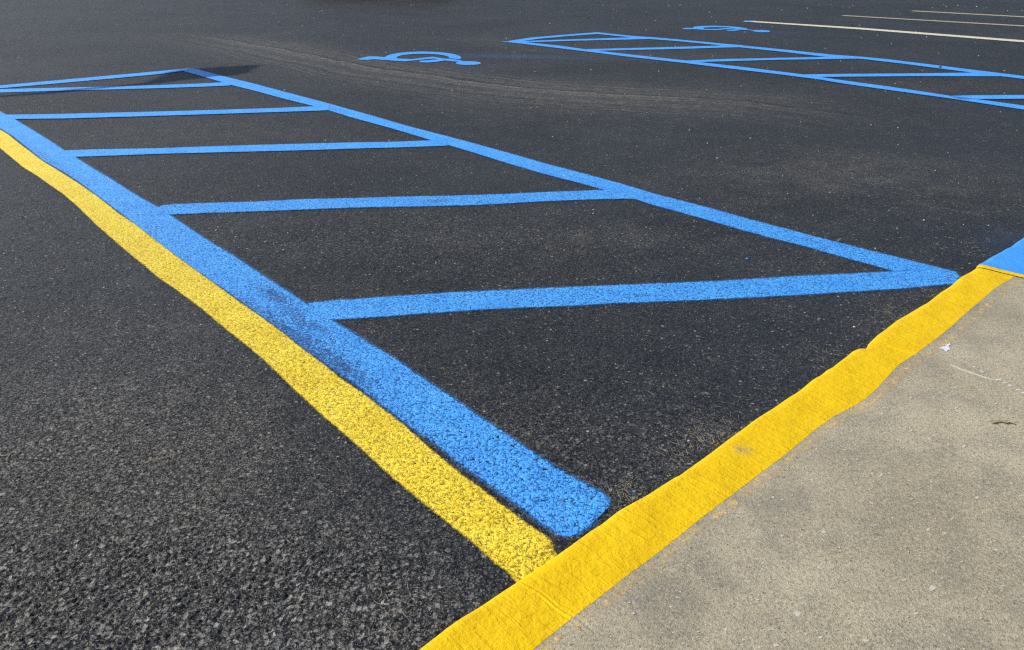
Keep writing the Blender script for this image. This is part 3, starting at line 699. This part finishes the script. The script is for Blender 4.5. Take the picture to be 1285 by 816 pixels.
twig('twig', [(181, 583), (190, 579), (204, 577), (217, 574), (229, 569)], 'thin tan twig on the bare asphalt left of the yellow line', forks=([(217, 574), (221, 569)],), r=.0014)
twig('twig', [(-14, 574), (-4, 573), (8, 574), (14, 571), (18, 568)], 'pale forked twig at the left edge of the picture', forks=([(13, 572), (10, 577), (8, 581)],), r=.0020)
def stone(name, px, size, mat, label, cat='stone', z0=.0, seed=1, group=None, squash=.6, zg=0.0):
    bm = bmesh.new(); bmesh.ops.create_icosphere(bm, subdivisions=2, radius=1)
    r_ = random.Random(seed)
    ph = [r_.uniform(0, 6) for _ in range(6)]
    for v in bm.verts:
        c = v.co; f = 1 + .22 * math.sin(2.3 * c.x + ph[0]) * math.cos(2.9 * c.y + ph[1]) + .12 * math.sin(5 * c.z + ph[2] + 3 * c.x)
        # broken facets
        for j in range(3):
            nrm = Vector((math.cos(ph[j] * 2), math.sin(ph[j] * 2), .4)).normalized(); dd = c.normalized().dot(nrm)
            if dd > .72: f *= .72 / dd
        v.co = c * f
    for v in bm.verts: v.co = Vector((v.co.x * size, v.co.y * size * .8, v.co.z * size * squash))
    o = bm_obj(name, bm, M[mat]); p = at(*px, zg); o.location = (p[0], p[1], zg + size * squash * .7 + z0)
    return tag(o, label, cat, group)
stone('pebble', (1053.5, 303.5), .013, 'pebble', 'grey angular pebble at the upper edge of the straight blue border line', seed=4, squash=.8)
stone('pebble', (708, 221.5), .009, 'palestone', 'pale pebble lying on the straight blue border line', seed=5)
stone('pebble', (1179.5, 85.5), .022, 'darkstone', 'black pebble on the far border line of the distant aisle', seed=6, squash=.7)
stone('pebble', (648, 580), .0052, 'darkstone', 'upper of two tiny dark stones on the wide blue band', seed=8)
stone('pebble', (706, 651), .0048, 'darkstone', 'dark speck of stone near the kerb end of the wide blue band', seed=9)
stone('pebble', (379, 443), .006, 'darkstone', 'dark bit of stone on the upper edge of the yellow line', seed=10)
stone('pebble', (1072, 411), .006, 'palestone', 'white stone chip on the asphalt above the kink in the kerb', seed=11)
stone('pebble', (864, 554), .0045, 'palestone', 'small white stone chip among dry grass near the kerb', seed=13)
stone('paint_fleck', (795.5, 617), .0042, 'bluefleck', 'round blue fleck of paint on asphalt by the kerb', 'paint fleck', seed=14, squash=.5)
stone('paint_fleck', (937.5, 325), .008, 'bluefleck', 'blue fleck of paint inside the last hatch triangle', 'paint fleck', seed=15, squash=.4)
# dry leaf curl on the pavement
bm = bmesh.new()
lp = [(1243.5, 531, .006), (1247, 530.5, .011), (1249.5, 530, .006), (1255, 529.5, .009), (1260, 531, .006), (1265, 530.5, .010), (1270, 532, .006), (1275.5, 533.5, .002)]
o0 = at(1260, 531, ZK); wd = [.007, .009, .004, .005, .007, .006, .005, .001]; rows = []
for (x_, y_, z_), w_ in zip(lp, wd):
    p = at(x_, y_, ZK); n_ = Vector((-.2, .98, 0))
    row = []
    for k_ in range(5):
        f = (k_ - 2) / 2
        row.append(bm.verts.new(Vector((p[0] - o0[0], p[1] - o0[1], z_ * .45 + .002 * abs(f))) + n_ * f * w_))
    rows.append(row)
for a, b in zip(rows[:-1], rows[1:]):
    for k_ in range(4): bm.faces.new((a[k_], a[k_ + 1], b[k_ + 1], b[k_]))
bmesh.ops.solidify(bm, geom=bm.faces[:], thickness=.0008)
o = bm_obj('dried_leaf', bm, M['leafy'], smooth=True); o.location = (o0[0], o0[1], ZK)
tag(o, 'curled dry tan leaf lying on the concrete at the right edge', 'leaf')
# white paint splat and the drips
def splat(name, pieces, mat, label, cat, z, thick=.0004):
    o0 = at(*pieces[0][:2], z); bm = bmesh.new()
    for (px, py, rx, ry) in pieces:
        c = at(px, py, z); ex = at(px + rx, py, z) - c; ey = at(px, py - ry, z) - c
        n_ = 14; top = []; bot = []
        for k_ in range(n_):
            a = 2 * math.pi * k_ / n_; f = random.uniform(.6, 1.15)
            q = c + ex * math.cos(a) * f + ey * math.sin(a) * f - o0
            top.append(bm.verts.new((q[0] * 1.0, q[1], thick))); bot.append(bm.verts.new((q[0] , q[1], -.001)))
        bm.faces.new(top)
        for k_ in range(n_): bm.faces.new((top[k_], bot[k_], bot[(k_ + 1) % n_], top[(k_ + 1) % n_]))
    o = bm_obj(name, bm, M[mat]); o.location = (o0[0], o0[1], z)
    return tag(o, label, cat)
def shape(name, outline, mat, label, cat, z, group=None, thick=.0004):
    o0 = at(*outline[0], z); bm = bmesh.new()
    q = [at(a, b, z) - o0 for a, b in outline]
    top = [bm.verts.new((p[0], p[1], thick)) for p in q]; bot = [bm.verts.new((p[0], p[1], -.001)) for p in q]; n_ = len(q)
    bm.faces.new(top)
    for k_ in range(n_): bm.faces.new((top[k_], bot[k_], bot[(k_ + 1) % n_], top[(k_ + 1) % n_]))
    o = bm_obj(name, bm, M[mat]); o.location = (o0[0], o0[1], z); return tag(o, label, cat, group)
shape('paint_splat', [(1178.5, 435.5), (1181.5, 436.2), (1182, 434.6), (1185, 435), (1187, 434), (1188.4, 433.4), (1188, 431.6), (1190, 432.2), (1191.2, 430.2), (1193, 429.6), (1192, 431.3), (1193.4, 432.3), (1191, 433.6), (1190.3, 435.3), (1192, 436.8), (1192.5, 438.8), (1190, 439.3), (1188.2, 440.8), (1186.2, 440), (1184.5, 439.6), (1184.6, 438), (1182, 437.4)],
      'whitedrop', 'white splash of paint on the concrete behind the yellow kerb', 'paint splash', ZK + .0008)
for (px, py, rx, ry) in [(1222.5, 460.3, 2.0, .6), (1230.5, 465, 1.6, .5), (1233, 466.8, 1.6, .7), (1238.5, 470, 1.2, .6), (1242, 472.2, .8, .4), (1253, 476.6, 4.4, .7), (1261.5, 480.6, 3.6, .5), (1267, 483.5, 2.6, .8), (1278, 489, 4.2, .6), (1283.5, 492.6, 2.4, .7)]:
    splat('paint_drip', [(px, py, rx, ry)], 'whitedrop', 'white paint drip in the row trailing over the concrete to the right edge', 'paint drip', ZK + .0008)['group'] = 'white paint drips on the concrete'
shape('crack_filler', [(1192, 457.6), (1199, 459.6), (1206, 462.6), (1213, 465.2), (1221, 467.8), (1227, 470), (1235, 472.6), (1243, 475.4), (1252, 477.4), (1252, 478.4), (1243, 476.8), (1234, 473.9), (1226, 471.1), (1220, 469.4), (1212, 466.6), (1205, 463.8), (1198, 460.6)],
      'cream', 'thin cream filled crack in the concrete below the white drips', 'crack filler', ZK + .0006, thick=.0009)
# pale aggregate chips showing in the concrete
splat('exposed_aggregate', [(x_, y_, r_, r_ * random.uniform(.35, .8)) for x_, y_, r_ in [(1170, 738, 5), (1000, 770, 5), (1033, 668, 3), (1135, 728, 3), (1027, 712, 2.5), (1086, 804, 4.5), (975, 650, 2.5), (1094, 632, 2.2), (1150, 770, 3), (974, 810, 4), (1030, 800, 3), (1165, 665, 2.4), (910, 790, 3), (1120, 650, 1.8), (1210, 560, 2.2), (1226, 625, 2.2), (1100, 735, 2.2), (850, 690 + 60, 2), (1250, 690, 3), (933, 803, 2.5), (1190, 700, 2)]] +
      [p_ for p_ in [(random.uniform(760, 1285), random.uniform(470, 816), random.uniform(.7, 2.2), random.uniform(.4, 1.1)) for _ in range(420)] if (at(p_[0], p_[1], ZK) - K0) @ KN > np.interp((at(p_[0], p_[1], ZK) - K0) @ KD, bs, bq) + .05],
      'palestone', None, None, ZK + .0002, .0007)
bpy.data.objects['exposed_aggregate']['kind'] = 'stuff'; bpy.data.objects['exposed_aggregate']['label'] = 'pale stone chips showing in the worn concrete surface'

# dry grass clippings and straw bits: too many to count
bm = bmesh.new()
def blade(c, L, ang, w, z):
    n_ = 5; curve = random.uniform(-1.6, 1.6); p = Vector((c[0], c[1], z)); a = ang; pts = []
    for i in range(n_):
        pts.append(p.copy()); p = p + Vector((math.cos(a), math.sin(a), random.uniform(-.15, .2))) * (L / (n_ - 1)); a += curve / n_
    tube(bm, pts, w, w * .5, 4)
def scatter(px, py, sx, sy, n_, L=(.012, .035), w=.0006):
    for _ in range(int(n_ * 1.4)):
        q = at(px + random.gauss(0, sx), py + random.gauss(0, sy))
        s_, qq = (q - K0) @ KD, (q - K0) @ KN
        if qq > np.interp(s_, fs, fq) - .012 : continue
        blade(q, random.uniform(*L), random.uniform(0, 6.3), w * random.uniform(.7, 1.2), random.uniform(.002, .005))
scatter(885, 552, 22, 14, 70); scatter(790, 618, 14, 9, 30); scatter(870, 585, 14, 8, 22); scatter(1045, 448, 16, 8, 28); scatter(1120, 396, 12, 6, 20)
scatter(1165, 372, 16, 5, 26); scatter(905, 510, 30, 16, 30); scatter(500, 770, 40, 22, 36); scatter(870, 420, 120, 40, 25); scatter(740, 640, 30, 25, 14)
scatter(1100, 200, 150, 40, 40, (.012, .04), .0009); scatter(200, 640, 160, 90, 50, (.006, .022), .0005); scatter(620, 470, 120, 60, 26, (.008, .02), .0005)
scatter(1210, 310, 30, 10, 30, (.01, .03), .0008); scatter(450, 140, 260, 25, 40, (.02, .06), .0016)
o = bm_obj('dry_grass_clippings', bm, M['straw'], smooth=True)
tag(o, 'fine dry grass clippings and straw bits lying on the asphalt', None, None, 'stuff')
# loose stone chips on the road
bm = bmesh.new()
def chip(q, s_, z=.003):
    r_ = [random.uniform(.6, 1.1) for _ in range(6)]; a0 = random.uniform(0, 6)
    top = [bm.verts.new((q[0] + s_ * .7 * r_[k] * math.cos(a0 + k * 1.047), q[1] + s_ * .5 * r_[k] * math.sin(a0 + k * 1.047), z + s_ * .45 + random.uniform(-.1, .1) * s_)) for k in range(6)]
    bot = [bm.verts.new((q[0] + s_ * r_[k] * math.cos(a0 + k * 1.047), q[1] + s_ * .8 * r_[k] * math.sin(a0 + k * 1.047), z - s_ * .2)) for k in range(6)]
    bm.faces.new(top)
    for k in range(6): bm.faces.new((top[k], bot[k], bot[(k + 1) % 6], top[(k + 1) % 6]))
for _ in range(330):
    x_, y_ = random.uniform(-20, 1300), 6 + 330 * random.random() ** 1.7
    q = at(x_, y_); s_, qq = (q - K0) @ KD, (q - K0) @ KN
    if qq > np.interp(s_, fs, fq) - .03: continue
    chip(q, (.0022 + .00062 * math.hypot(*q)) * random.uniform(.6, 1.4))
o = bm_obj('stone_chips', bm, M['palestone'])
tag(o, 'loose pale stone chips scattered over the dark asphalt', None, None, 'stuff')

# ------------------------------------------------------------------ off-picture: pole shape added to cast the shadow on the aisle's far corner
M['caster'] = simple('galvanised_steel', (.35, .36, .37), .45, metallic=.8, var=.08)
M['glass'] = simple('caster_glass', (.7, .7, .66), .3)
def lift_to(px, py, z):       # the point at height z whose shadow falls on that ground point
    g = at(px, py); k_ = z / SUNV.z; return Vector((g[0] + SUNV.x * k_, g[1] + SUNV.y * k_, z))
ZL = 6.0
pts = [lift_to(-60, 124, ZL - .5), lift_to(0, 121, ZL - .25), lift_to(70, 116, ZL - .1), lift_to(130, 110.5, ZL), lift_to(205, 103, ZL)]
base = Vector((pts[0].x - .9, pts[0].y - .15, 0))
LP = empty('shadow_caster', base); tag(LP, 'unseen pole and arm added to cast the shadow on the hatched aisle', 'shadow caster')
bm = bmesh.new(); tube(bm, [Vector((0, 0, 0)), Vector((0, 0, ZL - 1.6)), Vector((.25, .05, ZL - 1.15)), Vector((.8, .15, ZL - .85)), pts[0] - base], .075, .05, 12)
bm_obj('pole', bm, M['caster'], LP, True)
bm = bmesh.new(); tube(bm, [p - base for p in pts], .045, .055, 10); bm_obj('arm', bm, M['caster'], LP, True)
hd = [(185, 105, .05), (215, 99, .22), (240, 94, .38), (262, 91, .46), (280, 88.5, .42), (302, 85, .22), (328, 81.5, .03)]  # head outline shaped by the shadow it is meant to cast
bm = bmesh.new(); rows = []
ax = (lift_to(325, 82, ZL) - lift_to(205, 103, ZL)).normalized(); sd_ = Vector((-ax.y, ax.x, 0))
for x_, y_, w_ in hd:
    c = lift_to(x_, y_, ZL) - base
    rows.append([bm.verts.new(c + sd_ * w_ * math.cos(a) + Vector((0, 0, .10 * w_ / .4 * math.sin(a)))) for a in [i * math.pi / 6 for i in range(12)]])
for a, b in zip(rows[:-1], rows[1:]):
    for k_ in range(12): bm.faces.new((a[k_], a[(k_ + 1) % 12], b[(k_ + 1) % 12], b[k_]))
bm.faces.new(rows[0][::-1]); bm.faces.new(rows[-1])
bm_obj('caster_head', bm, M['caster'], LP, True)

# ------------------------------------------------------------------ parked car beyond the top edge (its foot and shadow just show)
M['carpaint'] = simple('black_car_paint', (.012, .012, .014), .25, var=.05)
M['tyre'] = simple('tyre_rubber', (.02, .02, .02), .85)
M['rim'] = simple('wheel_rim', (.4, .4, .42), .35, metallic=.9)
M['carglass'] = simple('car_window', (.02, .025, .03), .08)
M['headl'] = simple('lamp_lens', (.7, .7, .7), .15); M['taill'] = simple('tail_lens', (.35, .02, .02), .2)
cpos = at(478, -.9); 
CAR = empty('parked_car', (cpos[0], cpos[1] + .95, 0), rad(1)); tag(CAR, 'black car parked far off along the top edge, only its foot and shadow showing', 'car')
def prism(bm, prof, y0, y1, inset=0):
    a = [bm.verts.new((x, y0 + (inset if z > .9 else 0), z)) for x, z in prof]; b = [bm.verts.new((x, y1 - (inset if z > .9 else 0), z)) for x, z in prof]
    bm.faces.new(a); bm.faces.new(b[::-1]); n_ = len(prof)
    for i in range(n_): bm.faces.new((a[i], b[i], b[(i + 1) % n_], a[(i + 1) % n_]))
bm = bmesh.new()
def archp(cx, r=.36): return [(cx + r * math.cos(a), .30 + r * math.sin(a)) for a in [math.pi - i * math.pi / 10 for i in range(11)]]
prof = [(-2.25, .30), (-2.28, .62), (-2.15, .88), (-1.55, .96), (-.85, 1.38), (.45, 1.43), (1.15, 1.00), (2.1, .84), (2.28, .62), (2.25, .26), (1.76, .24)] + archp(1.38)[::-1] + [(.98, .22), (-.94, .22)] + archp(-1.36)[::-1] + [(-1.76, .26)]
prism(bm, prof, -.88, .88, .14)
bmesh.ops.bevel(bm, geom=[e for e in bm.edges if abs(e.verts[0].co.y - e.verts[1].co.y) < .3], offset=.03, segments=2, affect='EDGES')
bm_obj('body', bm, M['carpaint'], CAR)
for sy in (-1, 1):
    for wx in (-1.36, 1.38):
        bm = bmesh.new(); bmesh.ops.create_cone(bm, cap_ends=True, segments=28, radius1=.32, radius2=.32, depth=.21)
        for v in bm.verts: v.co = Vector((v.co.x + wx, sy * .79 + v.co.z, v.co.y + .32))
        tyre = bm_obj('wheel', bm, M['tyre'], CAR)
        bm = bmesh.new(); bmesh.ops.create_cone(bm, cap_ends=True, segments=20, radius1=.2, radius2=.18, depth=.03)
        for v in bm.verts: v.co = Vector((v.co.x + wx, sy * .90 + v.co.z, v.co.y + .32))
        bm_obj('rim', bm, M['rim'], tyre)
    bm = bmesh.new(); pr = [(-1.35, .98), (-.80, 1.32), (.40, 1.37), (.98, 1.02)]
    vs = [bm.verts.new((x, sy * (.75 if z > 1.2 else .765), z)) for x, z in pr] + [bm.verts.new((x, sy * .72, z)) for x, z in pr]
    bm.faces.new(vs[:4]); bm.faces.new(vs[4:][::-1])
    for i in range(4): bm.faces.new((vs[i], vs[(i + 1) % 4], vs[4 + (i + 1) % 4], vs[4 + i]))
    bm_obj('side_window', bm, M['carglass'], CAR)
for (x_, mt, nm) in ((2.24, 'headl', 'headlight'), (-2.25, 'taill', 'tail_light')):
    for sy in (-1, 1):
        bm = bmesh.new(); bmesh.ops.create_cube(bm, size=1)
        for v in bm.verts: v.co = Vector((x_ + v.co.x * .08, sy * .66 + v.co.y * .34, .70 + v.co.z * .13))
        bmesh.ops.bevel(bm, geom=bm.edges[:], offset=.02, segments=2, affect='EDGES')
        bm_obj(nm, bm, M[mt], CAR)

# ------------------------------------------------------------------ light, sky, camera
w = bpy.data.worlds.new('World'); scene.world = w; w.use_nodes = True
nt = w.node_tree; bg = nt.nodes['Background']
sky = nt.nodes.new('ShaderNodeTexSky'); sky.sky_type = 'NISHITA'; sky.sun_disc = False
sky.sun_elevation = rad(SUN_EL); sky.sun_rotation = rad(90 - SUN_AZ); sky.air_density = 1.0; sky.dust_density = .6; sky.ozone_density = 1.0
nt.links.new(sky.outputs[0], bg.inputs[0]); bg.inputs[1].default_value = .125
sl = bpy.data.lights.new('sun', 'SUN'); sl.energy = 4.3; sl.angle = rad(.53); sl.color = (1, .96, .90)
so = bpy.data.objects.new('sun', sl); C.objects.link(so); so.rotation_euler = SUNV.to_track_quat('Z', 'Y').to_euler()
cam = bpy.data.cameras.new('camera'); co = bpy.data.objects.new('camera', cam); C.objects.link(co)
cam.sensor_width = 36; cam.lens = FOC / 1285 * 36; cam.clip_start = .05; cam.clip_end = 3000
co.location = (0, 0, EYE); co.rotation_euler = (math.pi / 2 - PITCH, 0, 0)
scene.camera = co
vs_ = scene.view_settings; vs_.view_transform = 'Standard'; vs_.look = 'None'; vs_.exposure = .16; vs_.gamma = 1; vs_.use_curve_mapping = False
scene.cycles.use_denoising = False; scene.cycles.max_bounces = 3; scene.cycles.transparent_max_bounces = 12
scene.cycles.pixel_filter_type = 'BLACKMAN_HARRIS'; scene.cycles.filter_width = 1.3
